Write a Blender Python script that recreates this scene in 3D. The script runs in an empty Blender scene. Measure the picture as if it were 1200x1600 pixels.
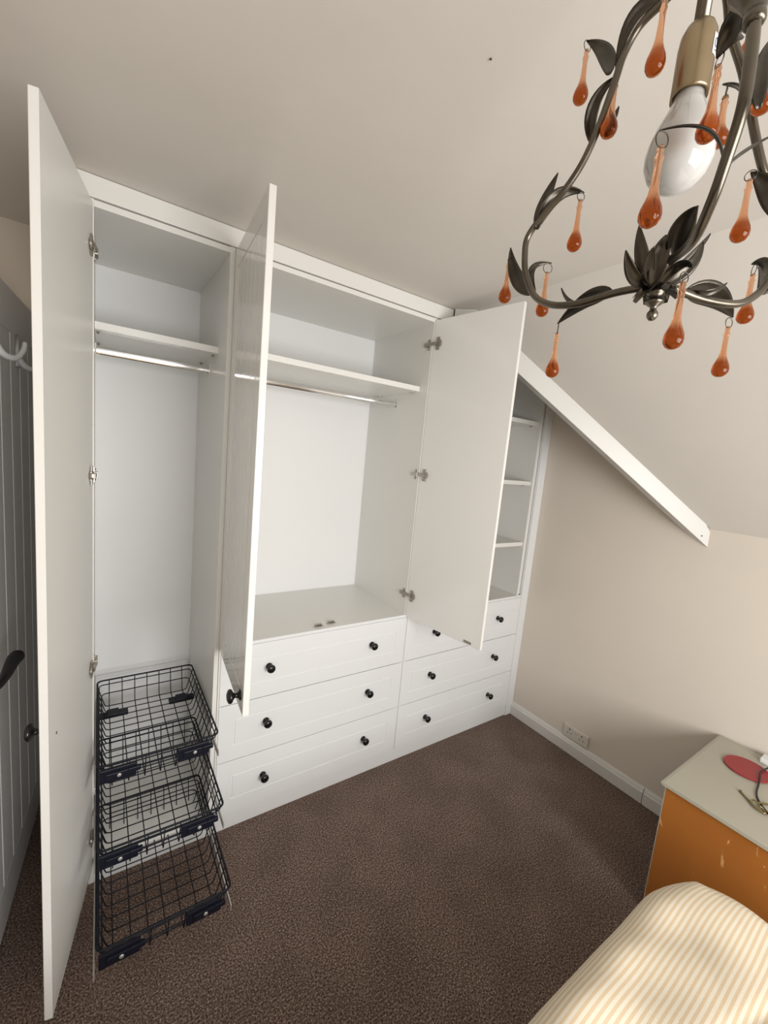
import bpy, bmesh, math, random
from mathutils import Vector, Matrix
random.seed(7)
C = bpy.context.scene.collection
S = bpy.context.scene
SC = 0.88          # the layout below is in plan units of 0.88 m; everything is brought to metres at the end
PI = math.pi

# ------------------------------------------------------------------ camera
def rows(yaw, pitch, roll):
    cy, sy = math.cos(yaw), math.sin(yaw); cp, sp = math.cos(pitch), math.sin(pitch)
    F = Vector((-sy*cp, cy*cp, sp)); R = Vector((cy, sy, 0)); U = R.cross(F)
    cr, sr = math.cos(roll), math.sin(roll)
    return R*cr+U*sr, -R*sr+U*cr, F
R_, U_, F_ = rows(-0.6043, -0.1318, 0.0928)
cam = bpy.data.cameras.new('camera'); camo = bpy.data.objects.new('camera', cam); C.objects.link(camo)
camo.matrix_world = Matrix(((R_.x, U_.x, -F_.x, .0346), (R_.y, U_.y, -F_.y, -1.7375), (R_.z, U_.z, -F_.z, 1.7585), (0, 0, 0, 1)))
cam.sensor_fit = 'VERTICAL'; cam.sensor_height = 24; cam.lens = 24*652.22/1600; cam.clip_start = .02
S.camera = camo

# ------------------------------------------------------------------ world, window daylight, exposure
w = bpy.data.worlds.new('world'); S.world = w; w.use_nodes = True
w.node_tree.nodes['Background'].inputs[0].default_value = (.95, .95, 1, 1)
w.node_tree.nodes['Background'].inputs[1].default_value = 1.0
def area(name, loc, target, sx, sy, power, col):
    l = bpy.data.lights.new(name, 'AREA'); l.shape = 'RECTANGLE'; l.size = sx; l.size_y = sy; l.energy = power; l.color = col
    o = bpy.data.objects.new(name, l); C.objects.link(o); o.location = loc
    o.rotation_euler = (Vector(target)-Vector(loc)).to_track_quat('-Z', 'Y').to_euler(); return o
area('window_daylight', (.76, -3.12, 1.45), (.9, 0, 1.15), 1.6, 1.15, 67, (1, .995, .985))
S.view_settings.view_transform = 'Standard'; S.view_settings.look = 'None'
S.view_settings.gamma = 1; S.view_settings.use_curve_mapping = False
S.view_settings.exposure = -0.30

# ------------------------------------------------------------------ materials
def mat(name, col, rough=.5, metal=0, noise=None, bump=None, spec=.5, trans=0, coat=0):
    m = bpy.data.materials.new(name); m.use_nodes = True; nt = m.node_tree; b = nt.nodes['Principled BSDF']
    b.inputs['Base Color'].default_value = (*col, 1); b.inputs['Roughness'].default_value = rough
    b.inputs['Metallic'].default_value = metal; b.inputs['Specular IOR Level'].default_value = spec
    b.inputs['Transmission Weight'].default_value = trans; b.inputs['Coat Weight'].default_value = coat
    tc = nt.nodes.new('ShaderNodeTexCoord')
    if noise:
        n = nt.nodes.new('ShaderNodeTexNoise'); n.inputs['Scale'].default_value = noise[0]; n.inputs['Detail'].default_value = noise[2] if len(noise) > 2 else 3
        nt.links.new(tc.outputs['Object'], n.inputs['Vector'])
        r = nt.nodes.new('ShaderNodeValToRGB'); k = noise[1]
        r.color_ramp.elements[0].position = .3; r.color_ramp.elements[1].position = .7
        r.color_ramp.elements[0].color = (*[c*(1-k) for c in col], 1); r.color_ramp.elements[1].color = (*[min(1, c*(1+k)) for c in col], 1)
        nt.links.new(n.outputs[0], r.inputs[0]); nt.links.new(r.outputs[0], b.inputs['Base Color'])
    if bump:
        n = nt.nodes.new('ShaderNodeTexNoise'); n.inputs['Scale'].default_value = bump[0]; n.inputs['Detail'].default_value = 3
        nt.links.new(tc.outputs['Object'], n.inputs['Vector'])
        bp = nt.nodes.new('ShaderNodeBump'); bp.inputs['Strength'].default_value = bump[1]; bp.inputs['Distance'].default_value = bump[2]
        nt.links.new(n.outputs[0], bp.inputs['Height']); nt.links.new(bp.outputs[0], b.inputs['Normal'])
    return m
M = {}
M['ceiling'] = mat('ceiling_paint', (.67, .635, .585), .85, noise=(1.5, .02), bump=(9, .12, .01))
M['wall'] = mat('wall_paint', (.70, .635, .555), .85, noise=(1.8, .02), bump=(14, .12, .006))
M['trim'] = mat('trim_gloss', (.70, .69, .66), .35, noise=(3, .015))
M['white'] = mat('white_board', (.79, .78, .745), .32, noise=(2, .01))
M['front'] = mat('white_front', (.80, .81, .81), .3, noise=(2, .01))
M['gloss'] = mat('white_gloss', (.80, .79, .76), .14, noise=(2, .01), coat=.3)
M['back'] = mat('white_back', (.80, .80, .79), .5, noise=(2, .01))
M['chrome'] = mat('chrome', (.82, .82, .82), .12, 1, noise=(40, .03))
M['nickel'] = mat('nickel_hinge', (.42, .39, .34), .3, 1, noise=(60, .1))
M['rail'] = mat('runner_steel', (.55, .54, .50), .4, .6, noise=(40, .06))
M['wire'] = mat('black_wire', (.006, .007, .012), .5, 0, noise=(50, .2), spec=.25)
M['clip'] = mat('dark_plastic', (.007, .008, .016), .45, 0, noise=(50, .2), spec=.3)
M['knob'] = mat('black_knob', (.006, .006, .006), .22, 0, noise=(30, .2))
M['black'] = mat('black_iron', (.008, .008, .008), .45, 0, noise=(60, .3))
M['leaf_door'] = mat('door_paint', (.80, .79, .78), .4, noise=(2, .02))
M['hook'] = mat('white_plastic', (.75, .75, .75), .3, noise=(10, .02))
M['socket'] = mat('socket_plastic', (.66, .62, .55), .3, noise=(10, .02))
M['hole'] = mat('socket_hole', (.01, .01, .01), .8, noise=(10, .2))
M['cream'] = mat('cream_top', (.40, .38, .31), .35, noise=(4, .03))
M['red'] = mat('red_silicone', (.30, .022, .026), .4, noise=(10, .04))
M['brass'] = mat('brass', (.32, .26, .12), .3, 1, noise=(60, .3))
M['iron'] = mat('antique_metal', (.075, .067, .055), .34, 1, noise=(30, .35, 6), bump=(60, .2, .0008))
M['tube'] = mat('antique_tube', (.14, .123, .098), .3, 1, noise=(18, .3, 6))
M['holder'] = mat('brushed_brass', (.33, .26, .165), .35, 1, noise=(12, .15))
M['bulb'] = mat('opal_glass', (.50, .49, .47), .08, noise=(10, .01), coat=.4)
M['sticker'] = mat('paper_sticker', (.72, .72, .72), .6, noise=(20, .02))
M['print'] = mat('sticker_print', (.05, .05, .08), .6, noise=(20, .1))
M['ring'] = mat('dark_wire_ring', (.10, .09, .08), .35, 1, noise=(60, .2))
M['mark'] = mat('dark_speck', (.06, .05, .04), .8, noise=(60, .2))
M['white_mattress'] = mat('mattress', (.7, .68, .62), .8, noise=(10, .03))

def carpet_mat():
    m = mat('brown_carpet', (.12, .078, .062), 1, spec=.1); nt = m.node_tree; b = nt.nodes['Principled BSDF']
    tc = nt.nodes['Texture Coordinate']
    n1 = nt.nodes.new('ShaderNodeTexNoise'); n1.inputs['Scale'].default_value = 175; n1.inputs['Detail'].default_value = 4; n1.inputs['Roughness'].default_value = .75
    n2 = nt.nodes.new('ShaderNodeTexNoise'); n2.inputs['Scale'].default_value = 5; n2.inputs['Detail'].default_value = 3
    for n in (n1, n2): nt.links.new(tc.outputs['Object'], n.inputs['Vector'])
    r = nt.nodes.new('ShaderNodeValToRGB'); e = r.color_ramp.elements
    e[0].position = .36; e[0].color = (.012, .006, .004, 1); e[1].position = .66; e[1].color = (.52, .40, .33, 1)
    x = e.new(.5); x.color = (.145, .095, .074, 1)
    nt.links.new(n1.outputs[0], r.inputs[0])
    r2 = nt.nodes.new('ShaderNodeValToRGB'); r2.color_ramp.elements[0].position = .35; r2.color_ramp.elements[0].color = (.88, .87, .87, 1)
    r2.color_ramp.elements[1].position = .65; r2.color_ramp.elements[1].color = (1.1, 1.1, 1.1, 1); nt.links.new(n2.outputs[0], r2.inputs[0])
    mx = nt.nodes.new('ShaderNodeMix'); mx.data_type = 'RGBA'; mx.blend_type = 'MULTIPLY'; mx.inputs[0].default_value = 1
    nt.links.new(r.outputs[0], mx.inputs[6]); nt.links.new(r2.outputs[0], mx.inputs[7]); nt.links.new(mx.outputs[2], b.inputs['Base Color'])
    bp = nt.nodes.new('ShaderNodeBump'); bp.inputs['Strength'].default_value = .8; bp.inputs['Distance'].default_value = .006
    nt.links.new(n1.outputs[0], bp.inputs['Height']); nt.links.new(bp.outputs[0], b.inputs['Normal'])
    b.inputs['Sheen Weight'].default_value = .1
    return m
M['carpet'] = carpet_mat()

def duvet_mat():
    m = mat('striped_cotton', (.8, .7, .5), .85, spec=.2); nt = m.node_tree; b = nt.nodes['Principled BSDF']
    uv = nt.nodes.new('ShaderNodeUVMap'); uv.uv_map = 'cloth'
    sx = nt.nodes.new('ShaderNodeSeparateXYZ'); nt.links.new(uv.outputs[0], sx.inputs[0])
    mu = nt.nodes.new('ShaderNodeMath'); mu.operation = 'MULTIPLY'; mu.inputs[1].default_value = 2*PI/.0135; nt.links.new(sx.outputs[1], mu.inputs[0])
    sn = nt.nodes.new('ShaderNodeMath'); sn.operation = 'SINE'; nt.links.new(mu.outputs[0], sn.inputs[0])
    r = nt.nodes.new('ShaderNodeValToRGB'); r.color_ramp.elements[0].position = .35; r.color_ramp.elements[0].color = (.63, .50, .34, 1)
    r.color_ramp.elements[1].position = .6; r.color_ramp.elements[1].color = (.72, .66, .54, 1)
    md = nt.nodes.new('ShaderNodeMath'); md.operation = 'MULTIPLY_ADD'; md.inputs[1].default_value = .5; md.inputs[2].default_value = .5
    nt.links.new(sn.outputs[0], md.inputs[0]); nt.links.new(md.outputs[0], r.inputs[0]); nt.links.new(r.outputs[0], b.inputs['Base Color'])
    n = nt.nodes.new('ShaderNodeTexNoise'); n.inputs['Scale'].default_value = 300
    nt.links.new(nt.nodes['Texture Coordinate'].outputs['Object'], n.inputs['Vector'])
    bp = nt.nodes.new('ShaderNodeBump'); bp.inputs['Strength'].default_value = .15; bp.inputs['Distance'].default_value = .002
    nt.links.new(n.outputs[0], bp.inputs['Height']); nt.links.new(bp.outputs[0], b.inputs['Normal'])
    return m
M['duvet'] = duvet_mat()

def orange_mat():
    m = mat('orange_board', (.37, .13, .024), .38, noise=(2.5, .10)); nt = m.node_tree; b = nt.nodes['Principled BSDF']
    # pale scuffs and chips in the varnish
    n = nt.nodes.new('ShaderNodeTexNoise'); n.inputs['Scale'].default_value = 22; n.inputs['Detail'].default_value = 6; n.inputs['Distortion'].default_value = 1.2
    mp = nt.nodes.new('ShaderNodeMapping'); mp.inputs['Scale'].default_value = (1, 1, .45); mp.inputs['Rotation'].default_value = (.5, 0, 0)
    nt.links.new(nt.nodes['Texture Coordinate'].outputs['Object'], mp.inputs[0]); nt.links.new(mp.outputs[0], n.inputs['Vector'])
    r = nt.nodes.new('ShaderNodeValToRGB'); r.color_ramp.elements[0].position = .655; r.color_ramp.elements[0].color = (0, 0, 0, 1)
    r.color_ramp.elements[1].position = .70; r.color_ramp.elements[1].color = (1, 1, 1, 1); nt.links.new(n.outputs[0], r.inputs[0])
    mx = nt.nodes.new('ShaderNodeMix'); mx.data_type = 'RGBA'; src = b.inputs['Base Color'].links[0].from_socket
    nt.links.new(src, mx.inputs[6]); mx.inputs[7].default_value = (.62, .34, .14, 1)
    nt.links.new(r.outputs[0], mx.inputs[0]); nt.links.new(mx.outputs[2], b.inputs['Base Color'])
    return m
M['orange'] = orange_mat()

def glass_mat():
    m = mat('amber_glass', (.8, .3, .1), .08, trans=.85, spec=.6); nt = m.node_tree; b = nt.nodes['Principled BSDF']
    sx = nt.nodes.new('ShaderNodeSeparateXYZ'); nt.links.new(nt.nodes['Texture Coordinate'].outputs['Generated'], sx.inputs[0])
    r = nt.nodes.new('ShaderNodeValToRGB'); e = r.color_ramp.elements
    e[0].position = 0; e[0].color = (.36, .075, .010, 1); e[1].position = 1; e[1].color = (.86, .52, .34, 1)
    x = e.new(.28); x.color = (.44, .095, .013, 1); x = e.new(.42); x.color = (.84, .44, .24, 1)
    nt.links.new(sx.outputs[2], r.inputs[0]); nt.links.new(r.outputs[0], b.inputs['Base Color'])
    b.inputs['IOR'].default_value = 1.3
    return m
M['glass'] = glass_mat()

# ------------------------------------------------------------------ helpers
def obj(name, bm, m, parent=None, smooth=False, bevel=0, loc=None):
    me = bpy.data.meshes.new(name)
    bmesh.ops.recalc_face_normals(bm, faces=bm.faces)
    if loc is not None: bmesh.ops.translate(bm, vec=-Vector(loc), verts=bm.verts)
    bm.to_mesh(me); bm.free()
    for mm in (m if isinstance(m, (list, tuple)) else [m]): me.materials.append(M[mm])
    if smooth:
        for p in me.polygons: p.use_smooth = True
    o = bpy.data.objects.new(name, me); C.objects.link(o)
    if loc is not None: o.location = loc
    if bevel:
        b = o.modifiers.new('bevel', 'BEVEL'); b.width = bevel; b.segments = 2; b.limit_method = 'ANGLE'; b.angle_limit = .7
    if parent is not None:
        o.parent = parent
        if parent.type == 'EMPTY' or True:
            o.matrix_parent_inverse = Matrix.Identity(4)
            wl = world_loc(parent); o.location = Vector(o.location)-wl
    return o
def world_loc(o):
    v = Vector((0, 0, 0))
    while o is not None: v += o.location; o = o.parent
    return v
def thing(name, label, cat, loc, group=None):
    o = bpy.data.objects.new(name, None); C.objects.link(o); o.location = loc; o.empty_display_size = .1
    o['label'] = label; o['category'] = cat
    if group: o['group'] = group
    return o
def tag(o, label, cat, group=None):
    o['label'] = label; o['category'] = cat
    if group: o['group'] = group
    return o
def struct(name, bm, m, **k):
    o = obj(name, bm, m, **k); o['kind'] = 'structure'; return o
def box(bm, a, b, rz=0, piv=(0, 0, 0), mi=0):
    x0, y0, z0 = a; x1, y1, z1 = b
    vs = [bm.verts.new(p) for p in ((x0,y0,z0),(x1,y0,z0),(x1,y1,z0),(x0,y1,z0),(x0,y0,z1),(x1,y0,z1),(x1,y1,z1),(x0,y1,z1))]
    fs = [bm.faces.new([vs[i] for i in f]) for f in ((0,3,2,1),(4,5,6,7),(0,1,5,4),(1,2,6,5),(2,3,7,6),(3,0,4,7))]
    for f in fs: f.material_index = mi
    if rz: bmesh.ops.rotate(bm, verts=vs, cent=piv, matrix=Matrix.Rotation(rz, 3, 'Z'))
    return vs
def NB(): return bmesh.new()
def bx(a, b, **k):
    bm = NB(); box(bm, a, b, **k); return bm
def prism(bm, pts, vec, mi=0):
    v0 = [bm.verts.new(p) for p in pts]; v1 = [bm.verts.new(Vector(p)+Vector(vec)) for p in pts]; n = len(pts)
    fs = [bm.faces.new(v0), bm.faces.new(list(reversed(v1)))]
    for i in range(n): fs.append(bm.faces.new((v0[i], v0[(i+1) % n], v1[(i+1) % n], v1[i])))
    for f in fs: f.material_index = mi
    return v0+v1
def tube(bm, pts, r, n=8, closed=False, rfun=None):
    pts = [Vector(p) for p in pts]; N = len(pts)
    tang = []
    for i in range(N):
        if closed: t = pts[(i+1) % N]-pts[i-1]
        else: t = pts[min(i+1, N-1)]-pts[max(i-1, 0)]
        tang.append(t.normalized())
    up = Vector((0, 0, 1)) if abs(tang[0].z) < .9 else Vector((1, 0, 0))
    u = tang[0].cross(up).normalized(); rings = []
    for i in range(N):
        t = tang[i]; u = (u-t*u.dot(t)).normalized(); v = t.cross(u)
        rr = rfun(i/(N-1)) if rfun else r
        rings.append([bm.verts.new(pts[i]+(u*math.cos(2*PI*k/n)+v*math.sin(2*PI*k/n))*rr) for k in range(n)])
    for i in range(N if closed else N-1):
        a, b = rings[i], rings[(i+1) % N]
        for k in range(n): bm.faces.new((a[k], a[(k+1) % n], b[(k+1) % n], b[k]))
    if not closed:
        bm.faces.new(list(reversed(rings[0]))); bm.faces.new(rings[-1])
def lathe(bm, prof, origin, axis=(0, 0, 1), n=24):
    # prof: (radius, distance along the axis)
    a = Vector(axis).normalized(); up = Vector((0, 0, 1)) if abs(a.z) < .9 else Vector((1, 0, 0))
    u = a.cross(up).normalized(); v = a.cross(u); o = Vector(origin); rings = []
    for r, h in prof:
        if r < 1e-6: rings.append([bm.verts.new(o+a*h)])
        else: rings.append([bm.verts.new(o+a*h+(u*math.cos(2*PI*k/n)+v*math.sin(2*PI*k/n))*r) for k in range(n)])
    for A, B in zip(rings, rings[1:]):
        for k in range(n):
            k2 = (k+1) % n
            if len(A) == 1 and len(B) == 1: continue
            if len(A) == 1: bm.faces.new((A[0], B[k], B[k2]))
            elif len(B) == 1: bm.faces.new((A[k], A[k2], B[0]))
            else: bm.faces.new((A[k], A[k2], B[k2], B[k]))
    for R in (rings[0], rings[-1]):
        if len(R) > 2: bm.faces.new(R)
def catmull(P, sub=5):
    P = [Vector(p) for p in P]; out = []
    for i in range(len(P)-1):
        p0 = P[max(i-1, 0)]; p1 = P[i]; p2 = P[i+1]; p3 = P[min(i+2, len(P)-1)]
        for s in range(sub):
            t = s/sub
            out.append(.5*((2*p1)+(p2-p0)*t+(2*p0-5*p1+4*p2-p3)*t*t+(3*p1-p0-3*p2+p3)*t*t*t))
    out.append(P[-1]); return out
def routed(bm, x0, x1, z0, z1, y, inset, gw=.008, gd=.004, th=.018, grooves=()):
    """slab with its front at y (facing -y), thickness th, with a routed rectangle and optional vertical grooves inside it"""
    def ring(i, d): return [(x0+i, y+d, z0+i), (x1-i, y+d, z0+i), (x1-i, y+d, z1-i), (x0+i, y+d, z1-i)]
    def ring2(i, d): 
        ix, iz = inset; return [(x0+ix+i, y+d, z0+iz+i), (x1-ix-i, y+d, z0+iz+i), (x1-ix-i, y+d, z1-iz-i), (x0+ix+i, y+d, z1-iz-i)]
    e = .0015
    loops = [ring(0, th), ring(0, e), ring(e, 0), ring2(-gw/2, 0), ring2(-gw/4, gd), ring2(gw/4, gd), ring2(gw/2, 0)]
    V = [[bm.verts.new(p) for p in L] for L in loops]
    for A, B in zip(V, V[1:]):
        for k in range(4): bm.faces.new((A[k], A[(k+1) % 4], B[(k+1) % 4], B[k]))
    bm.faces.new(V[0])
    L = V[-1]
    if not grooves: bm.faces.new(L)
    else:
        ax_, bx_ = L[0].co.x, L[1].co.x; zz0, zz1 = L[0].co.z, L[2].co.z
        prof = [(ax_, 0)]
        for g in grooves: prof += [(g-.003, 0), (g-.001, .0009), (g+.001, .0009), (g+.003, 0)]
        prof.append((bx_, 0))
        lo = [L[0]]+[bm.verts.new((px, y+d, zz0)) for px, d in prof[1:-1]]+[L[1]]
        hi = [L[3]]+[bm.verts.new((px, y+d, zz1)) for px, d in prof[1:-1]]+[L[2]]
        for i in range(len(prof)-1): bm.faces.new((lo[i], lo[i+1], hi[i+1], hi[i]))
        for i in range(1, len(prof)-1, 4):
            bm.faces.new((lo[i], lo[i+3], lo[i+2], lo[i+1])); bm.faces.new((hi[i], hi[i+1], hi[i+2], hi[i+3]))
def knob(name, p, axis, parent, s=1.0):
    bm = NB()
    lathe(bm, [(0, 0), (.0145*s, 0), (.015*s, .003), (.010*s, .006), (.0065*s, .012), (.0065*s, .018), (.011*s, .023), (.0175*s, .027), (.0195*s, .032), (.0175*s, .038), (.010*s, .042), (0, .043)], p, axis, 20)
    return obj(name, bm, 'knob', parent, smooth=True)

W = 2.516; YB = .605; CH = 2.544; YR = -3.2; XL = -1.15; KN = 1.552
X0, XA, XB = 0.0, .455, 1.455
# ================================================================== the room
SX = 1.625                      # where the flat ceiling turns into the slope
DY = -.972                      # where the diagonal fascia reaches the right wall
struct('floor', bx((XL-.1, YR-.1, -.05), (W+.1, YB+.1, 0)), 'carpet')
struct('wall_back', bx((XL-.1, YB, 0), (W+.1, YB+.08, CH+.02)), 'wall')
struct('wall_left', bx((XL-.08, YR, 0), (XL, YB, CH+.02)), 'wall')
bm = NB()   # right wall: knee height up to the fascia, rising behind it
prism(bm, [(W, YR, 0), (W, YB, 0), (W, YB, CH+.02), (W, 0, CH+.02), (W, DY, KN+.02), (W, YR, KN+.02)], (.08, 0, 0))
struct('wall_right', bm, 'wall')
WX0, WX1, WZ0, WZ1 = -.1, 1.6, .82, 2.08
bm = NB()
for a, b in (((XL, YR-.1, 0), (WX0, YR, CH)), ((WX1, YR-.1, 0), (SX, YR, CH)), ((SX, YR-.1, 0), (W, YR, KN)), ((WX0, YR-.1, 0), (WX1, YR, WZ0)), ((WX0, YR-.1, WZ1), (WX1, YR, CH))): box(bm, a, b)
prism(bm, [(SX, YR, KN), (W, YR, KN), (SX, YR, CH)], (0, -.1, 0))
struct('wall_rear', bm, 'wall')
bm = NB()
for a, b in (((WX0, YR-.09, WZ0), (WX0+.05, YR-.03, WZ1)), ((WX1-.05, YR-.09, WZ0), (WX1, YR-.03, WZ1)), ((WX0, YR-.09, WZ0), (WX1, YR-.03, WZ0+.05)), ((WX0, YR-.09, WZ1-.05), (WX1, YR-.03, WZ1)), ((.73, YR-.09, WZ0), (.77, YR-.03, WZ1))): box(bm, a, b)
struct('window_1', bm, 'trim')
# ceiling: flat part, main slope falling to the right wall, and the alcove roof behind the diagonal fascia
def face(bm, pts): bm.faces.new([bm.verts.new(p) for p in pts])
bm = NB()
T = .05
yt = 0.0
flat = [(XL, YR, CH), (SX, YR, CH), (SX, -.095, CH), (SX-.095, 0, CH), (W, 0, CH), (W, YB, CH), (XL, YB, CH)]
prism(bm, flat, (0, 0, T))
slope = [(SX, YR, CH), (W, YR, KN), (W, DY, KN), (SX, -.095, CH)]
prism(bm, slope, (.03, 0, T))
alc = [(SX, -.095, CH), (W, DY, KN), (W, 0, CH), (SX-.095, 0, CH)]
prism(bm, [(SX-.095, 0, CH), (SX, -.095, CH), (W, 0, CH)], (0, 0, T)); prism(bm, [(SX, -.095, CH), (W, DY, KN), (W, 0, CH)], (.0, .03, T))
ce = struct('ceiling', bm, 'ceiling')
bm = NB(); lathe(bm, [(0, 0), (.0024, 0), (.002, .0015), (0, .002)], (0.663, -1.048, CH-.0028), (0, 0, 1), 7)
obj('dirt_speck', bm, 'mark', ce)  # tiny dark speck of dirt stuck to the flat ceiling
# fascia board running down the diagonal edge of the slope
bm = NB()
P0 = Vector((SX, -.095, CH)); B = Vector((2.514, -.970, KN+.004))
hd = Vector((B.x-P0.x, B.y-P0.y, 0)).normalized(); nrm = Vector((-hd.y, hd.x, 0)); e = (B-P0).normalized(); fr = -nrm*.005
Q0 = Vector((1.5485, -.0185, CH-.001))
pts = [Q0+fr, P0+fr+Vector((0, 0, -.001)), B-e*.030+fr, B+fr+Vector((0, 0, -.018))-e*.001, B+fr+Vector((0, 0, -.094)), P0+fr+Vector((-.03, .03, -.082)), Q0+fr+Vector((0, 0, -.075))]
vs = prism(bm, pts, nrm*.082)
struct('trim_1', bm, 'trim', bevel=.002)
bm = NB(); lathe(bm, [(0, 0), (.0035, 0), (.003, .0012), (0, .0014)], B-e*.045+Vector((0, 0, -.068))+fr-nrm*.0012, nrm, 10)
o = obj('screw_head', bm, 'mark', bpy.data.objects['trim_1'])
# skirting on the right wall: square lower board with a moulded top, in two lengths with a joint
def skirting(y0, y1, parent=None):
    bm = NB(); t = .017
    prism(bm, [(W, y0, .002), (W-t, y0, .002), (W-t, y0, .066), (W-t+.004, y0, .072), (W-t+.006, y0, .080), (W-.006, y0, .091), (W, y0, .093)], (0, y1-y0, 0)); return bm
struct('baseboard_right', skirting(-.905, -.0), 'trim')
struct('baseboard_right', skirting(YR, -.908), 'trim')
# the ledged plank door standing open at the left, hinged on the back wall
def leafpt(y): return -.2315+.072*y
ang = -math.atan(.072)
hx, hy = leafpt(.585), .585
bm = NB(); LW = .98; LT = .045; z0, z1 = .012, 2.2
box(bm, (hx-LT, hy-LW, z0), (hx-.006, hy, z1))
box(bm, (hx-.008, hy-LW, z0), (hx, hy, .17)); box(bm, (hx-.008, hy-LW, 2.06), (hx, hy, z1)); box(bm, (hx-.008, hy-LW, .17), (hx, hy-LW+.1, 2.06))
yy = hy-LW+.1; k = 0
while yy < hy-.02:
    y2 = min(yy+.126, hy)
    prism(bm, [(hx-.0065, yy+.001, .171), (hx-.0005, yy+.006, .171), (hx-.0005, y2-.006, .171), (hx-.0065, y2-.001, .171)], (0, 0, 2.06-.172)); yy = y2
bmesh.ops.rotate(bm, verts=bm.verts, cent=(hx, hy, 0), matrix=Matrix.Rotation(ang, 3, 'Z'))
door = struct('door_1', bm, 'leaf_door')
dv = Vector((.072, 1, 0)).normalized(); nv = Vector((1, -.072, 0)).normalized()
def lp(y, z, off=0): return Vector((leafpt(y), y, z))+nv*off
bm = NB()
lathe(bm, [(0, 0), (.026, 0), (.026, .008), (.012, .012), (.010, .05), (0, .052)], lp(-.29, 1.03), nv, 20)
tube(bm, catmull([lp(-.29, 1.03, .045), lp(-.25, 1.02, .05), lp(-.20, 1.025, .055), lp(-.15, 1.045, .062), lp(-.118, 1.05, .07)], 5), .01, 10, rfun=lambda t: .009+.011*math.sin(min(1, t*1.1)*PI/2)**3 if t < .93 else .014)
obj('door_handle', bm, 'black', door, smooth=True)
for y in (.02, .285):
    bm = NB()
    prism(bm, [lp(y-.020, 1.955, .001), lp(y+.020, 1.955, .001), lp(y+.017, 2.01, .001), lp(y, 2.065, .001), lp(y-.017, 2.01, .001)], nv*.008)
    tube(bm, catmull([lp(y, 1.985, .006), lp(y+.008, 1.960, .022), lp(y+.03, 1.957, .045), lp(y+.05, 1.985, .06), lp(y+.054, 2.012, .064)], 5), .008, 8, rfun=lambda t: .0115-.005*t)
    obj('coat_hook', bm, 'hook', door, smooth=True)
struct('trim_2', bx((-.185, YB-.018, 0), (-.115, YB-.0005, 2.275)), 'trim', bevel=.003)

# ================================================================== fitted wardrobe
ZO, ZC, ZT = 2.454, 2.476, CH-.002
T = .018
def carcass(root, x0, x1, z0, y1=.56, back='back'):
    obj('side_panel', bx((x0, 0, z0), (x0+T, y1+.006, ZC)), 'white', root, bevel=.0008)
    obj('side_panel', bx((x1-T, 0, z0), (x1, y1+.006, ZC)), 'white', root, bevel=.0008)
    obj('top_panel', bx((x0+T, 0, ZO), (x1-T, y1, ZC-.002)), 'white', root, bevel=.0008)
    obj('back_panel', bx((x0+T, y1, z0), (x1-T, y1+.006, ZO)), back, root)
def shelf(root, x0, x1, y0, y1, zt, pins=True):
    s = obj('shelf', bx((x0+.001, y0, zt-.026), (x1-.001, y1-.001, zt)), 'white', root, bevel=.0012)
    if pins:
        for x in (x0+.012, x1-.012):
            for y in (y0+.05, y1-.12):
                bm = NB(); lathe(bm, [(0, 0), (.004, 0), (.004, .006), (.007, .0065), (.007, .0085), (0, .009)], (x, y, zt-.026-.009), (0, 0, 1), 10)
                obj('shelf_pin', bm, 'nickel', s, smooth=False)
    return s
def rail(root, x0, x1, y, z):
    bm = NB(); pr = []
    for k in range(16):
        a = 2*PI*k/16; pr.append((x0, y+.0085*math.cos(a), z+.0165*math.sin(a)))
    prism(bm, pr, (x1-x0, 0, 0))
    r = obj('hanging_rail', bm, 'chrome', root, smooth=False)
    for x, s in ((x0, 1), (x1, -1)):
        bm = NB(); xa, xb = sorted((x, x+s*.006)); box(bm, (xa, y-.014, z-.021), (xb, y+.014, z+.024)); xa, xb = sorted((x, x+s*.018)); box(bm, (xa, y-.011, z-.020), (xb, y+.011, z-.015))
        obj('rail_bracket', bm, 'chrome', r, bevel=.001)
def hinge(parent, x, z, side, dirv):
    """concealed hinge; side=+1 when the cabinet lies to +x of the hinge line; dirv points along the open door towards its free edge"""
    dirv = Vector(dirv).normalized(); n = Vector((dirv.y, -dirv.x, 0)); n = n if n.x*side > 0 else -n
    bm = NB(); o = Vector((x, -.02, z))
    def plate(c0, L, H, th):
        p = [o+dirv*c0+Vector((0, 0, -H/2)), o+dirv*(c0+L)+Vector((0, 0, -H/2)), o+dirv*(c0+L)+Vector((0, 0, H/2)), o+dirv*c0+Vector((0, 0, H/2))]
        prism(bm, p, n*th)
    plate(.008, .020, .062, .003); plate(.012, .026, .030, .005)
    lathe(bm, [(0, 0), (.016, 0), (.016, .006), (.013, .006), (.012, .004), (0, .004)], o+dirv*.026, n, 16)
    prism(bm, [o+dirv*.022+Vector((0, 0, -.007))+n*.004, o+dirv*.022+Vector((0, 0, .007))+n*.004, o+Vector((side*.006, .03, .007)), o+Vector((side*.006, .03, -.007))], n*.008)
    xs = x+side*.0025
    xa, xb = sorted((xs, xs+side*.012)); box(bm, (xa, .005, z-.009), (xb, .052, z+.009))
    xa, xb = sorted((xs, xs+side*.003)); box(bm, (xa, .014, z-.026), (xb, .034, z+.026))
    lathe(bm, [(0, 0), (.004, 0), (.004, .003), (0, .004)], (xs+side*.003, .024, z+.018), (side, 0, 0), 8)
    lathe(bm, [(0, 0), (.004, 0), (.004, .003), (0, .004)], (xs+side*.003, .024, z-.018), (side, 0, 0), 8)
    obj('hinge', bm, 'nickel', parent, bevel=.0006)
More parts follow.
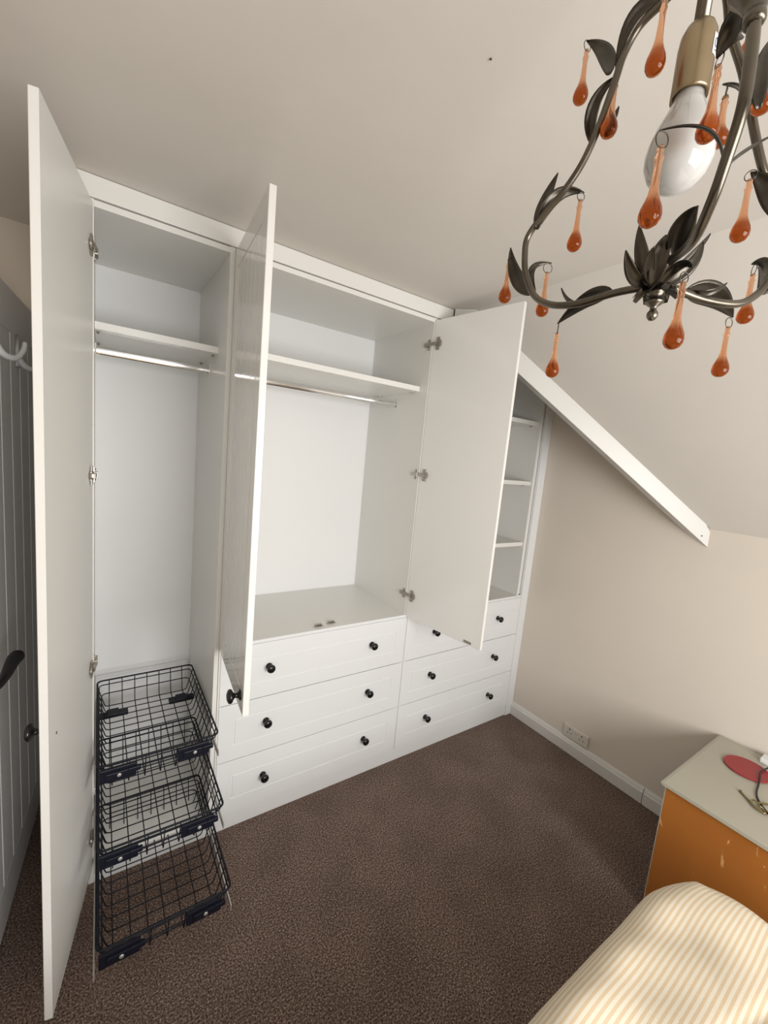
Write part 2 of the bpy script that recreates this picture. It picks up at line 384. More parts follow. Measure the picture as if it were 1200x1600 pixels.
def door_leaf(root, hx, hy, ang, wd, z0, z1, side, grooves, m='gloss'):
    """built closed: front at local -y; turned about the hinge line by ang. side=+1 hinged at its left edge"""
    bm = NB(); x0, x1 = (hx, hx+wd) if side > 0 else (hx-wd, hx)
    n = 5; gs = [x0+.07+(x1-x0-.14)*(i+1)/(n+1) for i in range(n)] if grooves else ()
    routed(bm, x0, x1, z0, z1, hy-.02, (.06, .075), gw=.007, gd=.003, th=.02, grooves=gs)
    bmesh.ops.rotate(bm, verts=bm.verts, cent=(hx, hy, 0), matrix=Matrix.Rotation(ang, 3, 'Z'))
    return obj('door', bm, m, root, bevel=0)

# --- tall unit at the left
u1 = thing('wardrobe', 'tall narrow open white wardrobe at left with rail, shelf and basket runners', 'wardrobe', (X0+.22, .28, .0))
carcass(u1, X0+.0005, XA-.0015, .078)
obj('bottom_panel', bx((X0+T, 0, .078), (XA-T, .56, .098)), 'white', u1, bevel=.0008)
obj('back_rail', bx((X0+T+.001, .545, .1), (XA-T-.001, .5595, .585)), 'back', u1, bevel=.004)
shelf(u1, X0+T, XA-T, .14, .559, 2.138)
rail(u1, X0+T, XA-T, .29, 2.062)
a1 = -math.radians(100.9)
HX1 = .0155
d1 = door_leaf(u1, HX1, -.004, a1, .470, .082, 2.462, 1, True, 'white')
dd1 = Vector((math.cos(a1), math.sin(a1), 0))
for z in (2.325, 1.605, .915, .235): hinge(d1, HX1, z, 1, dd1)
nn1 = Vector((dd1.y, -dd1.x, 0))
kp = Vector((HX1, -.004, .955))+dd1*.43+nn1*.02
knob('door_knob', kp, nn1, d1, 1.15)
bm = NB(); lathe(bm, [(0, 0), (.004, 0), (.004, .001), (0, .0012)], Vector((HX1, -.004, .93))+dd1*.408-nn1*.0, -nn1, 8); obj('screw_cover', bm, 'mark', d1)
for z in (.525, .305, .11):
    for x, s in ((X0+T, 1), (XA-T, -1)):
        xa, xb = sorted((x, x+s*.004)); obj('drawer_runner', bx((xa, .02, z-.012), (xb, .52, z+.014)), 'rail', u1, bevel=.001)

# --- middle unit: hanging space over three drawers
def drawers(root, x0, x1, nm='drawer'):
    for za, zb in ((.078, .345), (.345, .620), (.620, .886)):
        bm = NB(); ins = (.07, .075)
        routed(bm, x0+.0015, x1-.0015, za+.0018, zb-.0018, -.006, ins, gw=.007, gd=.003, th=.018)
        dr = obj('drawer', bm, 'front', root)
        zc = {.078: .222, .345: .499, .620: .768}[za]; wd = x1-x0
        for f in (.215, .774): knob('drawer_knob', (x0+wd*f, -.006, zc), (0, -1, 0), dr)
        bx_ = bx((x0+.03, .013, za+.03), (x1-.03, .5, zb-.04)); obj('drawer_box', bx_, 'white', dr)
u2 = thing('wardrobe', 'wide white wardrobe in the middle, hanging space with both doors open above three drawers', 'wardrobe', (.955, .28, 0))
carcass(u2, XA+.0005, XB-.0005, .078)
obj('base_shelf', bx((XA+T, .0, .884), (XB-T, .559, .902)), 'white', u2, bevel=.0008)
obj('top_strip', bx((XA+.0005, -.006, .887), (XB-.0005, .0, .902)), 'front', u2)
shelf(u2, XA+T, XB-T, .067, .559, 2.141)
rail(u2, XA+T, XB-T, .272, 2.058)
drawers(u2, XA+.0065, XB-.001)
a2 = -math.radians(94.5)
d2 = door_leaf(u2, XA+.018, -.004, a2, .498, .893, 2.462, 1, True)
dd2 = Vector((math.cos(a2), math.sin(a2), 0)); nn2 = Vector((dd2.y, -dd2.x, 0))
for z in (2.345, 1.68, 1.02): hinge(d2, XA+.018, z, 1, dd2)
kp = Vector((XA+.018, -.004, .945))+dd2*.455+nn2*.02
knob('door_knob', kp, nn2, d2, 1.2)
prismv = Vector((XA+.018, -.004, .92))+dd2*.47-nn2*.0
bm = NB(); prism(bm, [prismv, prismv+dd2*.018, prismv+dd2*.018+Vector((0, 0, .012)), prismv+Vector((0, 0, .012))], -nn2*.003); obj('strike_plate', bm, 'nickel', d2)
a3 = math.radians(99.4)
HX3 = XB-.0155
d3 = door_leaf(u2, HX3, -.004, a3, .488, .893, 2.462, -1, True)
dd3 = Vector((-math.cos(a3), -math.sin(a3), 0)); nn3 = Vector((-dd3.y, dd3.x, 0)); nn3 = nn3 if nn3.x > 0 else -nn3
for z in (2.345, 1.68, 1.02): hinge(d3, HX3, z, -1, dd3)
knob('door_knob', Vector((HX3, -.004, .945))+dd3*.445+nn3*.02, nn3, d3, 1.15)
ps = Vector((HX3, -.004, .902))+dd3*.395
bm = NB(); prism(bm, [ps, ps+dd3*.042, ps+dd3*.042+Vector((0, 0, .012)), ps+Vector((0, 0, .012))], -nn3*.003); obj('strike_plate', bm, 'nickel', d3)
for x, y in ((.927, .03), (1.003, .042)):
    bm = NB(); box(bm, (x-.026, y-.006, .9025), (x+.026, y+.006, .9045)); box(bm, (x-.016, y-.007, .9045), (x+.016, y+.007, .915)); box(bm, (x-.012, y-.0075, .906), (x+.012, y-.006, .913), mi=1)
    obj('magnetic_catch', bm, ['nickel', 'mark'], u2, bevel=.0008)

# --- right unit: four open shelves over three drawers
u3 = thing('shelf_cabinet', 'white cabinet at right under the diagonal board, open shelves above three drawers', 'cabinet', (1.96, .28, 0))
XE = 2.418
carcass(u3, XB+.0005, XE, .078)
obj('base_shelf', bx((XB+T, .0, .884), (XE-T, .559, .902)), 'white', u3, bevel=.0008)
obj('top_strip', bx((XB+.0005, -.006, .887), (XE+.026, .0, .902)), 'front', u3)
for z in (2.072, 1.683, 1.273): shelf(u3, XB+T, XE-T, .012, .559, z)
drawers(u3, XB+.001, 2.446)
obj('edge_filler', bx((XE+.0005, .014, .902), (2.4465, .03, 2.45)), 'white', u3)
# --- boards that run past the units
tag(obj('cornice_board', bx((-.036, -.006, ZC+.002), (1.553, .010, ZT)), 'white', bevel=.001), 'long flat white board between the wardrobe tops and the ceiling', 'trim board')
tag(obj('plinth_board', bx((X0+.001, .002, .0), (2.446, .018, .0765)), 'front', bevel=.001), 'long white plinth board at carpet level beneath the wardrobe fronts', 'plinth')
bm = NB(); box(bm, (2.447, -.006, 0), (W-.0005, .012, CH-.005))
tag(obj('filler_strip', bm, 'front', bevel=.0008), 'tall narrow white strip closing the gap between cabinet and right wall', 'filler strip')

# ================================================================== pull-out wire baskets
def rrect(x0, x1, y0, y1, z, r, n=5):
    P = []
    for cx, cy, a0 in ((x1-r, y1-r, 0), (x0+r, y1-r, PI/2), (x0+r, y0+r, PI), (x1-r, y0+r, 3*PI/2)):
        for k in range(n+1):
            a = a0+PI/2*k/n; P.append((cx+r*math.cos(a), cy+r*math.sin(a), z))
    return P
def basket(lab, zr, yf, dep=.60, h=.105):
    x0, x1 = .0285, .4245; y0, y1 = yf, yf+dep; zb = zr-h
    t = thing('wire_basket', lab, 'basket', ((x0+x1)/2, (y0+y1)/2, zb))
    bm = NB(); tube(bm, rrect(x0, x1, y0, y1, zr, .02), .0038, 8, closed=True)
    tube(bm, rrect(x0+.006, x1-.006, y0+.006, y1-.006, zr-.018, .02), .0024, 6, closed=True)
    obj('rim', bm, 'wire', t, smooth=True)
    bm = NB(); tube(bm, rrect(x0+.015, x1-.015, y0+.015, y1-.015, zr-h*.55, .022), .0024, 6, closed=True)
    nx = 12
    def U(p_out, p_in, axis, c):
        def q(u, z): return (u, c, z) if axis == 0 else (c, u, z)
        a, b = p_out; ii = .03
        return [q(a, zr), q(a+ii*.85, zb+.014), q(a+ii, zb+.004), q(a+ii+.012, zb), q(b-ii-.012, zb), q(b-ii, zb+.004), q(b-ii*.85, zb+.014), q(b, zr)]
    for k in range(nx):
        y = y0+.045+(dep-.09)*k/(nx-1); tube(bm, U((x0, x1), 0, 0, y), .0021, 6)
    ny = 7
    for k in range(ny):
        x = x0+.045+(x1-x0-.09)*k/(ny-1); pts = U((y0, y1), 0, 1, x); pts = [Vector(p)+Vector((0, 0, -.004)) if 0 < i < 7 else p for i, p in enumerate(pts)]; tube(bm, pts, .0021, 6)
    obj('wire_mesh', bm, 'wire', t, smooth=True)
    for xa in (.034, .279):
        bm = NB(); box(bm, (xa, y0-.004, zr-.066), (xa+.112, y0+.006, zr-.016)); box(bm, (xa+.02, y0-.010, zr-.055), (xa+.09, y0-.004, zr-.03)); box(bm, (xa+.085, y0-.012, zr-.045), (xa+.125, y0+.002, zr-.028))
        c = obj('clip', bm, 'clip', t, bevel=.003)
        bm = NB(); lathe(bm, [(0, 0), (.007, 0), (.0065, .002), (.003, .003), (0, .003)], (xa+.06, y0-.010, zr-.042), (0, -1, 0), 14); obj('clip_screw', bm, 'rail', c, smooth=True)
    for xa in ((.034, .31) if zr > .5 else ()):
        bm = NB(); box(bm, (xa, y1-.13, zb-.012), (xa+.11, y1-.095, zb+.004)); box(bm, (xa+.03, y1-.138, zb+.002), (xa+.075, y1-.088, zb+.010))
        obj('clip', bm, 'clip', t, bevel=.003)
    for xa in (.0228, .4272):
        obj('runner', bx((xa-.0022, y0+.0, zr-.098), (xa+.0022, y1-.02, zr-.074)), 'rail', t, bevel=.001)
    return t
basket('black wire pull-out basket, topmost of three, mostly inside the tall wardrobe', .618, -.172)
basket('black wire pull-out basket, middle of three, between upper and lower baskets', .402, -.295)
basket('black wire pull-out basket, lowest of three, extended furthest over the brown carpet', .196, -.440)

# ================================================================== socket
t = thing('wall_socket', 'double white plug socket just above the skirting on the right wall', 'socket', (W, -.49, .14))
ya, yb = -.575, -.408; za, zb = .098, .178
obj('face_plate', bx((W-.010, ya, za), (W-.0005, yb, zb)), 'socket', t, bevel=.004)
for yc in (-.452, -.532):
    bm = NB()
    box(bm, (W-.0108, yc-.003, .150), (W-.0098, yc+.003, .161))
    for s in (-1, 1): box(bm, (W-.0108, yc+s*.011-.003, .128), (W-.0098, yc+s*.011+.003, .133))
    obj('pin_slots', bm, 'hole', t)
for yc in (-.483, -.500):
    obj('rocker_switch', bx((W-.0135, yc-.006, .146), (W-.0095, yc+.006, .168)), 'socket', t, bevel=.002)

# ================================================================== chest of drawers
cx0 = 1.905; cy0, cy1 = -1.62, -1.182; ct = .585
ch = thing('chest_of_drawers', 'low orange-sided chest with cream top against the right wall by the bed', 'chest of drawers', (2.2, -1.4, 0))
bm = NB(); pr = [(1.886, cy0, ct-.016), (1.886, -1.178, ct-.016), (1.886, -1.168, ct-.013), (1.886, -1.163, ct-.007), (1.886, -1.168, ct-.0015), (1.886, -1.178, ct), (1.886, cy0, ct)]
prism(bm, pr, (W-.012-1.886, 0, 0)); obj('top_panel', bm, 'cream', ch, bevel=.0015)
obj('side_panel', bx((cx0-.003, cy0, 0), (cx0+.015, cy1, ct-.0165)), 'orange', ch, bevel=.001)
obj('edge_strip', bx((cx0-.003, cy1, 0), (cx0+.015, cy1+.003, ct-.0165)), 'cream', ch)
obj('side_panel', bx((W-.033, cy0, 0), (W-.015, cy1, ct-.0165)), 'orange', ch, bevel=.001)
obj('back_panel', bx((cx0+.015, cy0, .03), (W-.033, cy0+.006, ct-.0165)), 'orange', ch)
for k in range(3):
    z = .05+k*.172
    dr = obj('drawer', bx((cx0+.017, cy1-.02, z), (W-.035, cy1-.002, z+.168)), 'cream', ch, bevel=.002)
    obj('drawer_handle', bx((2.14, cy1-.002, z+.08), (2.28, cy1+.014, z+.092)), 'cream', dr, bevel=.003)
bm = NB(); lathe(bm, [(0, 0), (.074, 0), (.0785, .003), (.079, .0065), (.0765, .008), (.074, .0062), (0, .0062)], (2.312, -1.322, ct+.0005), (0, 0, 1), 48)
tag(obj('table_mat', bm, 'red', smooth=False, bevel=.0007, loc=(2.3, -1.318, ct)), 'round red mat lying flat on the cream chest top', 'mat')
z = ct+.0035
bm = NB(); tube(bm, catmull([(2.40, -1.372, z+.009), (2.33, -1.362, z+.010), (2.28, -1.372, z+.009), (2.232, -1.380, z), (2.185, -1.387, z), (2.14, -1.40, z), (2.10, -1.425, z), (2.06, -1.47, z), (2.05, -1.54, z)], 6), .003, 8)
tag(obj('cable', bm, 'black', smooth=True), 'thin black cable crossing the red mat and cream chest top', 'cable')
bm = NB()
tube(bm, catmull([(2.119, -1.353, z), (2.100, -1.372, z+.001), (2.083, -1.392, z+.001)], 5), .0032, 8, rfun=lambda t: .0062 if t < .15 else .0030)
tube(bm, catmull([(2.083, -1.392, z+.002), (2.066, -1.405, z+.003), (2.057, -1.424, z+.003), (2.060, -1.442, z+.002), (2.073, -1.437, z+.002), (2.085, -1.418, z+.006), (2.099, -1.412, z+.004), (2.115, -1.420, z+.002), (2.135, -1.432, z)], 5), .0036, 8)
tube(bm, catmull([(2.083, -1.392, z+.004), (2.094, -1.397, z+.008), (2.088, -1.408, z+.012), (2.072, -1.421, z+.012), (2.078, -1.432, z+.006)], 4), .0030, 8)
tag(obj('metal_fitting', bm, 'brass', smooth=True), 'small tarnished brass fitting with curled end beside the black cable', 'fitting')
bm = NB(); box(bm, (2.43, -1.385, ct+.0006), (2.49, -1.333, ct+.022))
tag(obj('small_box', bm, 'hook', bevel=.004), 'small white item at the photo edge on the chest top by the wall', 'box')

# ================================================================== bed
bx0, bx1, by0, by1 = -.25, 1.60, -2.45, -1.40
bed = thing('bed', 'low bed with pale mattress hidden beneath the striped duvet', 'bed', (.7, -1.95, 0))
obj('bed_base', bx((bx0, by0, .02), (bx1-.02, by1-.02, .22)), 'white_mattress', bed, bevel=.02)
obj('mattress', bx((bx0, by0, .222), (bx1-.01, by1-.01, .43)), 'white_mattress', bed, bevel=.03)
NXg, NYg = 150, 120
bm = NB(); uvl = bm.loops.layers.uv.new('cloth'); grid = []; UVs = {}
def edge_drop(s, L):
    """s: cloth distance from the outer hem line; returns (inward offset, height fraction lost)"""
    return None
def profile(s, hang=.36, R=.085):
    # s = arc length measured inward from the hem; gives (distance inward from outer face, height)
    top = .53
    if s < hang-R: return 0.0, top-R-(hang-R-s)
    q = s-(hang-R); arc = R*PI/2
    if q < arc:
        a = q/R; return R*(1-math.cos(a)), top-R+R*math.sin(a)
    return R+(q-arc), top
def prof_total(L, hang=.36, R=.085): return L
EX, EY = 1.665, -1.318
for i in range(NXg+1):
    row = []
    for j in range(NYg+1):
        su = (i/NXg)*2.15; sv = (j/NYg)**1.0*1.45      # arc lengths inward from the foot hem and from the long hem
        dx, zx = profile(su); dy, zy = profile(sv)
        rc = .24
        x = EX-dx; y = EY-dy; zz = min(zx, zy)
        # round the corner in plan
        ux = max(0, rc-dx)/rc; uy = max(0, rc-dy)/rc
        if ux > 0 and uy > 0:
            x = EX-rc+rc*ux*math.sqrt(1-uy*uy/2); y = EY-rc+rc*uy*math.sqrt(1-ux*ux/2)
        z = zz
        puff = .009*math.sin(x*5.1+1)*math.sin(y*6.3+.4)+.006*math.sin(x*11+y*7)+.003*math.sin(x*27+3*math.sin(y*9))+.004*math.sin(y*23-x*5)+.003*abs(math.sin(x*9-y*14+2*math.sin(x*4)))
        if zz > .44: z += puff*min(1, (zz-.44)/.09)+.012
        else:
            wob = .012*math.sin(su*0+sv*0+(x if dy < .02 else y)*21)
            if dy < .02: y += wob*(1-zz/.5)
            if dx < .02: x += wob*(1-zz/.5)
        # crease in the cloth running along the bed
        z += -.010*math.exp(-((y+1.60+.25*(x-1.2))/.02)**2)*(zz > .5)+.008*math.exp(-((y+1.64+.25*(x-1.2))/.025)**2)*(zz > .5)
        v = bm.verts.new((x, y, z)); UVs[v] = (su, sv+.055*max(0, (1.9-su))*.35); row.append(v)
    grid.append(row)
for i in range(NXg):
    for j in range(NYg):
        f = bm.faces.new((grid[i][j], grid[i+1][j], grid[i+1][j+1], grid[i][j+1]))
        for l in f.loops: l[uvl].uv = UVs[l.vert]
dv_ = obj('duvet', bm, 'duvet', smooth=True)
sm = dv_.modifiers.new('thick', 'SOLIDIFY'); sm.thickness = .018; sm.offset = -1
tag(dv_, 'cream and yellow striped duvet spread over the bed beside the chest', 'duvet')
AX=(.5916,-1.4652)
ARMS=[[[0.59, -1.4498, 1.9945], [0.5864, -1.4161, 1.9953], [0.5812, -1.3662, 1.9921], [0.5771, -1.3275, 1.9992], [0.5741, -1.2991, 2.0178], [0.5721, -1.2801, 2.0516], [0.5715, -1.2735, 2.0809], [0.5716, -1.2748, 2.1079], [0.5739, -1.2973, 2.1315], [0.5767, -1.3234, 2.1517], [0.5791, -1.3463, 2.179], [0.5807, -1.362, 2.2149], [0.5821, -1.3749, 2.2608], [0.5828, -1.3819, 2.2895], [0.5844, -1.3967, 2.3121], [0.5871, -1.4225, 2.3224], [0.5903, -1.4533, 2.335]], [[0.5837, -1.4714, 1.993], [0.5723, -1.4803, 2.005], [0.5062, -1.5319, 1.989], [0.4773, -1.5545, 2.0029], [0.4613, -1.567, 2.0258], [0.4492, -1.5765, 2.0524], [0.4501, -1.5757, 2.0844], [0.4557, -1.5714, 2.1168], [0.4607, -1.5675, 2.14], [0.4734, -1.5575, 2.17], [0.497, -1.5391, 2.2], [0.5128, -1.5268, 2.25], [0.5364, -1.5083, 2.3], [0.5821, -1.4726, 2.335]], [[0.6008, -1.4691, 1.993], [0.6112, -1.4735, 1.9936], [0.656, -1.4925, 1.9879], [0.7008, -1.5115, 1.9902], [0.7253, -1.522, 2.0045], [0.7395, -1.528, 2.024], [0.7591, -1.5363, 2.06], [0.7637, -1.5383, 2.09], [0.7499, -1.5324, 2.115], [0.7297, -1.5238, 2.13], [0.708, -1.5146, 2.1403], [0.6913, -1.5075, 2.1648], [0.6719, -1.4993, 2.2017], [0.6516, -1.4907, 2.2401], [0.6289, -1.481, 2.273], [0.6183, -1.4765, 2.3017], [0.6026, -1.4699, 2.335]]]
LEAVES=[(1, [0.5967, -1.3548, 2.2912], [0.6082, -1.3362, 2.3353], [0.6093, -1.3037, 2.3717], 0.026, 0.1),
 (1, [0.5913, -1.4217, 2.3255], [0.5741, -1.3932, 2.3169], [0.5848, -1.373, 2.2736], 0.022, 0.0),
 (1, [0.6001, -1.3421, 2.2153], [0.5812, -1.35, 2.2486], [0.5862, -1.3751, 2.2716], 0.021, 0.1),
 (1, [0.6049, -1.3491, 2.2291], [0.6115, -1.359, 2.2388], [0.6152, -1.3647, 2.2562], 0.012, 0.3),
 (1, [0.5791, -1.2819, 2.1215], [0.5911, -1.2806, 2.1596], [0.6001, -1.2918, 2.2009], 0.022, 0.1),
 (1, [0.5717, -1.2886, 2.1137], [0.5849, -1.3049, 2.156], [0.616, -1.3299, 2.1637], 0.026, 0.2),
 (1, [0.5913, -1.2809, 2.0309], [0.5955, -1.2396, 2.0682], [0.601, -1.2159, 2.1219], 0.031, 0.0),
 (1, [0.6013, -1.2773, 2.0365], [0.6114, -1.2581, 2.0795], [0.6448, -1.2678, 2.0958], 0.013, 0.2),
 (1, [0.5947, -1.4076, 2.0005], [0.605, -1.3673, 2.0043], [0.6254, -1.3088, 1.988], 0.028, 0.0),
 (1, [0.6047, -1.405, 2.0057], [0.5995, -1.359, 1.9978], [0.5921, -1.331, 2.0255], 0.011, 0.6),
 (3, [0.6411, -1.4772, 1.9959], [0.6892, -1.4895, 2.0025], [0.7541, -1.4927, 1.9914], 0.04, 0.0),
 (3, [0.641, -1.4771, 1.9967], [0.65, -1.4991, 1.9922], [0.6744, -1.507, 2.009], 0.012, 0.3),
 (3, [0.7419, -1.52, 2.0143], [0.7805, -1.5095, 2.0616], [0.7949, -1.4887, 2.0741], 0.022, 0.1),
 (3, [0.742, -1.5203, 2.0127], [0.7446, -1.5291, 2.0252], [0.7453, -1.5314, 2.0516], 0.02, 0.1),
 (3, [0.7252, -1.534, 2.0884], [0.7111, -1.5219, 2.1204], [0.6941, -1.5028, 2.1442], 0.034, 0.0),
 (2, [0.4798, -1.558, 2.0361], [0.4916, -1.5347, 2.0811], [0.4748, -1.5004, 2.0893], 0.012, 0.95),
 (2, [0.5004, -1.5558, 2.0461], [0.5222, -1.5569, 2.0646], [0.5468, -1.5664, 2.0837], 0.007, 0.8),
 (2, [0.5177, -1.545, 2.1759], [0.5316, -1.5265, 2.1917], [0.5456, -1.5084, 2.183], 0.036, 0.0),
 (2, [0.5488, -1.5423, 2.1194], [0.5923, -1.5162, 2.1759], [0.6042, -1.4927, 2.1998], 0.012, 0.6),
 (2, [0.5605, -1.4929, 2.0042], [0.5347, -1.5086, 2.0203], [0.5206, -1.5261, 2.03], 0.03, 0.0),
 (3, [0.6175, -1.5262, 2.1633], [0.6163, -1.5229, 2.2012], [0.6363, -1.5195, 2.2448], 0.022, 0.2)]
PETALS=[(0, [0.5782, -1.4608, 1.9904], [0.5441, -1.4604, 1.9918], [0.5209, -1.4598, 2.0112], 0.02, 0.0),
 (0, [0.5699, -1.4665, 1.9864], [0.5554, -1.4603, 2.0162], [0.5518, -1.4536, 2.0506], 0.02, 0.0),
 (0, [0.5627, -1.4745, 1.9822], [0.546, -1.4858, 2.0051], [0.5469, -1.4877, 2.0264], 0.028, 0.0),
 (0, [0.5745, -1.4758, 1.9853], [0.5634, -1.4993, 1.9965], [0.5407, -1.5221, 1.9806], 0.014, 0.2),
 (0, [0.6021, -1.464, 1.9965], [0.6126, -1.4869, 2.0121], [0.6259, -1.4927, 2.0445], 0.02, 0.1),
 (0, [0.6104, -1.4582, 2.0019], [0.6314, -1.4799, 2.0347], [0.6465, -1.4902, 2.0618], 0.01, 0.3),
 (0, [0.596, -1.4515, 1.9995], [0.6085, -1.4323, 2.027], [0.6175, -1.4279, 2.053], 0.018, 0.0),
 (0, [0.5723, -1.4712, 1.9859], [0.5417, -1.4772, 1.9963], [0.525, -1.4885, 2.007], 0.016, 0.3),
 (0, [0.6003, -1.4603, 1.9969], [0.63, -1.4527, 2.0315], [0.6495, -1.4472, 2.0627], 0.018, 0.0)]
DROPS=[([0.5556, -1.44, 2.2931], 0.0777, 0.02),
 ([0.6103, -1.305, 2.36], 0.0701, 0.0117),
 ([0.5856, -1.3742, 2.2689], 0.0702, 0.01),
 ([0.4765, -1.5036, 2.0751], 0.0724, 0.013),
 ([0.5467, -1.5108, 2.1764], 0.0705, 0.01),
 ([0.6061, -1.4971, 2.1868], 0.052, 0.0117),
 ([0.6138, -1.3268, 2.1547], 0.071, 0.01),
 ([0.6011, -1.216, 2.1039], 0.0702, 0.01),
 ([0.6417, -1.2638, 2.0822], 0.0702, 0.0136),
 ([0.6265, -1.3103, 1.9745], 0.0681, 0.0135),
 ([0.5659, -1.5049, 1.979], 0.0721, 0.01),
 ([0.7531, -1.4899, 1.9799], 0.0681, 0.0115),
 ([0.7962, -1.4927, 2.0606], 0.0674, 0.0135),
 ([0.6943, -1.5035, 2.1361], 0.0725, 0.01),
 ([0.6559, -1.5149, 2.2388], 0.0556, 0.01),
 ([0.7035, -1.4711, 2.3433], 0.0521, 0.01)]

# ================================================================== chandelier
cpos = Vector((AX[0], AX[1], CH))
cl = thing('chandelier', 'antique bronze leafy chandelier with amber glass drops hanging from the ceiling', 'chandelier', cpos)
bm = NB()
lathe(bm, [(0, 0), (.058, 0), (.058, -.006), (.045, -.018), (.02, -.028), (.009, -.034), (0, -.034)], (AX[0], AX[1], CH-.0005), (0, 0, 1), 28)
obj('ceiling_rose', bm, 'tube', cl, smooth=True)
bm = NB(); lathe(bm, [(0, 2.262), (.0075, 2.262), (.0075, 2.33), (.016, 2.335), (.018, 2.345), (.010, 2.355), (.006, 2.36), (.006, CH-.03), (0, CH-.03)], (AX[0], AX[1], 0), (0, 0, 1), 20)
obj('stem', bm, 'tube', cl, smooth=True)
bm = NB(); lathe(bm, [(.0165, 2.197), (.0185, 2.195), (.0188, 2.20), (.0188, 2.245), (.0175, 2.258), (.014, 2.266), (.008, 2.272), (0, 2.273)], (AX[0], AX[1], 0), (0, 0, 1), 32)
hold = obj('lamp_holder', bm, 'holder', cl, smooth=True)
bm = NB(); sa = math.radians(215+42)
def hp(a, z, r=.0192): return (AX[0]+r*math.cos(a), AX[1]+r*math.sin(a), z)
st = []
for k in range(5): st.append([bm.verts.new(hp(sa+.11*k, z)) for z in (2.228, 2.248)])
for k in range(4): bm.faces.new((st[k][0], st[k+1][0], st[k+1][1], st[k][1]))
stk = obj('sticker', bm, 'sticker', hold); stk.modifiers.new('t', 'SOLIDIFY').thickness = .0003
bm = NB(); ring = [hp(sa+.20+.10*math.cos(2*PI*k/14), 2.239+.0045*math.sin(2*PI*k/14), .0196) for k in range(12)]
tube(bm, ring, .0003, 5); tube(bm, [hp(sa+.12+.02*k, 2.2315, .0196) for k in range(9)], .0003, 5); obj('printed_mark', bm, 'print', stk)
bm = NB()
lathe(bm, [(0, 2.0965), (.010, 2.098), (.020, 2.103), (.029, 2.113), (.0345, 2.127), (.0350, 2.138), (.033, 2.150), (.0285, 2.163), (.0235, 2.174), (.0190, 2.183), (.0165, 2.190), (.0150, 2.193), (.0150, 2.205), (0, 2.206)], (AX[0], AX[1], 0), (0, 0, 1), 40)
obj('light_bulb', bm, 'bulb', cl, smooth=True)
bm = NB()
lathe(bm, [(0, 1.952), (.0035, 1.953), (.0062, 1.957), (.0062, 1.961), (.0035, 1.965), (.004, 1.968), (.0095, 1.972), (.0105, 1.975), (.006, 1.978), (.010, 1.982), (.0115, 1.986), (.009, 1.990), (.0065, 1.994), (.010, 1.997), (.012, 2.003), (.006, 2.012), (0, 2.013)], (AX[0], AX[1], 0), (0, 0, 1), 28)
obj('finial', bm, 'tube', cl, smooth=True)
bm = NB()
for k in range(8):
    a = 2*PI*k/8; u = Vector((math.cos(a), math.sin(a), 0)); v = Vector((-math.sin(a), math.cos(a), 0)); c = Vector((AX[0], AX[1], 1.992))
    P = [c+u*.006-v*.004, c+u*.006+v*.004, c+u*.018+v*.0085-Vector((0, 0, .004)), c+u*.024+v*.004-Vector((0, 0, .013)), c+u*.024-v*.004-Vector((0, 0, .013)), c+u*.018-v*.0085-Vector((0, 0, .004))]
    prism(bm, P, (0, 0, .0012))
obj('scalloped_collar', bm, 'iron', cl, smooth=False)
def leafmesh(b, m, t, wd, edge):
    b, m, t = Vector(b), Vector(m), Vector(t); N = 14; bm = NB(); rows_ = []
    ctr = 2*m-(b+t)/2
    view = (m-Vector((AX[0]+.15*0, AX[1], m.z-0)))
    out = Vector((-.78, -.38, -.5))
    # a blade with a folded midrib; the fold faces down and into the room
    for i in range(N+1):
        s = i/N; p = b*(1-s)**2+ctr*2*s*(1-s)+t*s*s; tg = ((ctr-b)*(1-s)+(t-ctr)*s).normalized()
        face_n = (out-tg*out.dot(tg)).normalized(); side = tg.cross(face_n).normalized()
        if edge > 0:
            R = Matrix.Rotation(edge*PI/2*.92, 3, tg); side = R @ side; face_n = R @ face_n
        ww = wd*.36*(math.sin(PI*min(1, s*.97+.03)**.8)**.85)*(1 if s < 1 else 0)+.0006
        rows_.append([p+side*ww*k+face_n*(-.35*ww*(1-abs(k))**1.0+.10*ww*math.cos(k*9)) for k in (-1, -.66, -.33, 0, .33, .66, 1)])
    V = [[bm.verts.new(q) for q in r] for r in rows_]
    for A, B in zip(V, V[1:]):
        for k in range(6): bm.faces.new((A[k], A[k+1], B[k+1], B[k]))
    return bm
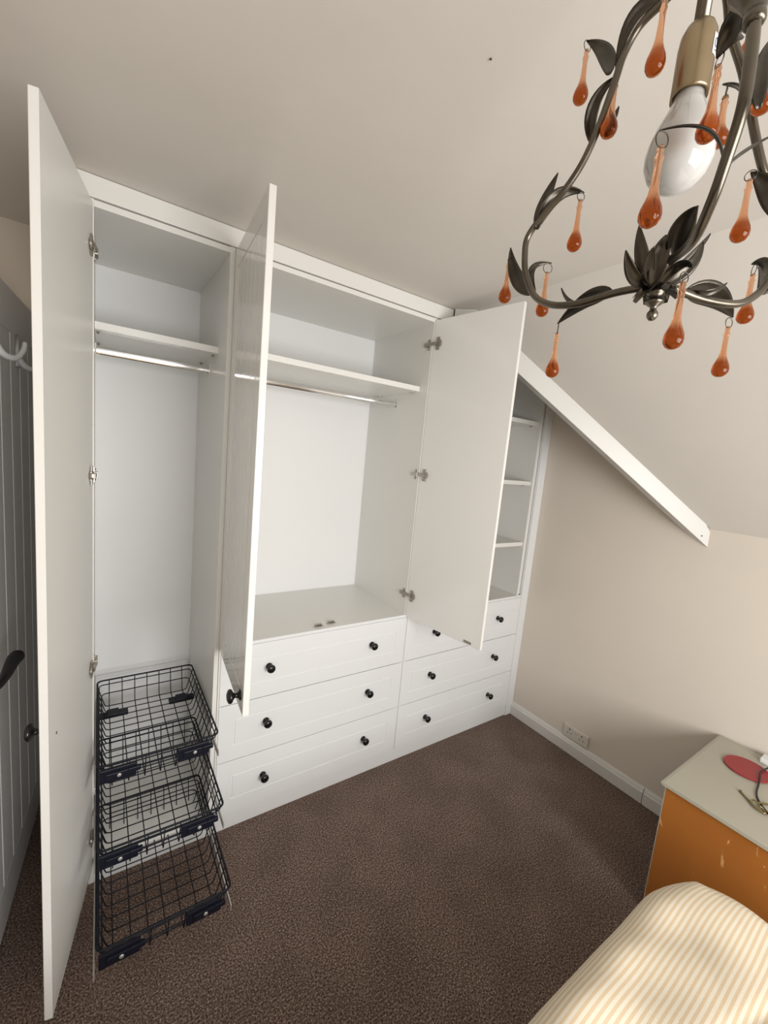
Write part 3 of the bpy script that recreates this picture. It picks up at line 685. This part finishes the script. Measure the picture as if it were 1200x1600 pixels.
def add_leaf(name, L, parent):
    o = obj(name, leafmesh(*L[1:]), 'iron', parent, smooth=True); s = o.modifiers.new('t', 'SOLIDIFY'); s.thickness = .0011; s.offset = 0; return o
arm_objs = []
for k, P in enumerate(ARMS):
    bm = NB(); tube(bm, catmull(P, 6), .0047, 10, rfun=None); arm_objs.append(obj('arm', bm, 'tube', cl, smooth=True))
q0, q1 = Vector(ARMS[1][7]), Vector(ARMS[1][8]); bm = NB()
lathe(bm, [(0, .001), (.0055, 0), (.0075, .003), (.0075, .009), (.0062, .011), (.0085, .018), (.0135, .030), (.0185, .040), (.0195, .046), (0, .046)], q0, q1-q0, 20)
obj('trumpet_cap', bm, 'tube', arm_objs[1], smooth=True)
for L in LEAVES: add_leaf('leaf', L, arm_objs[L[0]-1])
for L in PETALS: add_leaf('petal', L, cl)
proto = {}
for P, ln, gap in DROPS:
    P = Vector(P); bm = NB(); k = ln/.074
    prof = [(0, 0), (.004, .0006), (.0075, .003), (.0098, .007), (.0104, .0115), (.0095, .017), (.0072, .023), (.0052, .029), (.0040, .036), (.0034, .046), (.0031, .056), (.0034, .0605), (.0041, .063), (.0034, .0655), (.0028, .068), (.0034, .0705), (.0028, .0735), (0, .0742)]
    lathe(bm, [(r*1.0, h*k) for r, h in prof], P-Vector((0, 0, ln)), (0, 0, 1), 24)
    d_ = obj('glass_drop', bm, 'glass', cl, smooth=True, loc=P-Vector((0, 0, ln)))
    R = max(.0052, gap*.5+.001); c = P+Vector((0, 0, R-.002)); bm = NB(); a = random.uniform(-.5, 2.2)
    u = Vector((math.cos(a), math.sin(a), 0))
    tube(bm, [c+u*R*math.cos(2*PI*q/20)+Vector((0, 0, 1))*R*math.sin(2*PI*q/20) for q in range(20)], .00055, 6, closed=True)
    obj('wire_ring', bm, 'ring', d_, smooth=True)

# ------------------------------------------------------------------ plan units to metres
bpy.context.view_layer.update()
for o in list(C.objects):
    if o.parent is None:
        o.location = o.location*SC
        if o.type != 'CAMERA': o.scale = o.scale*SC
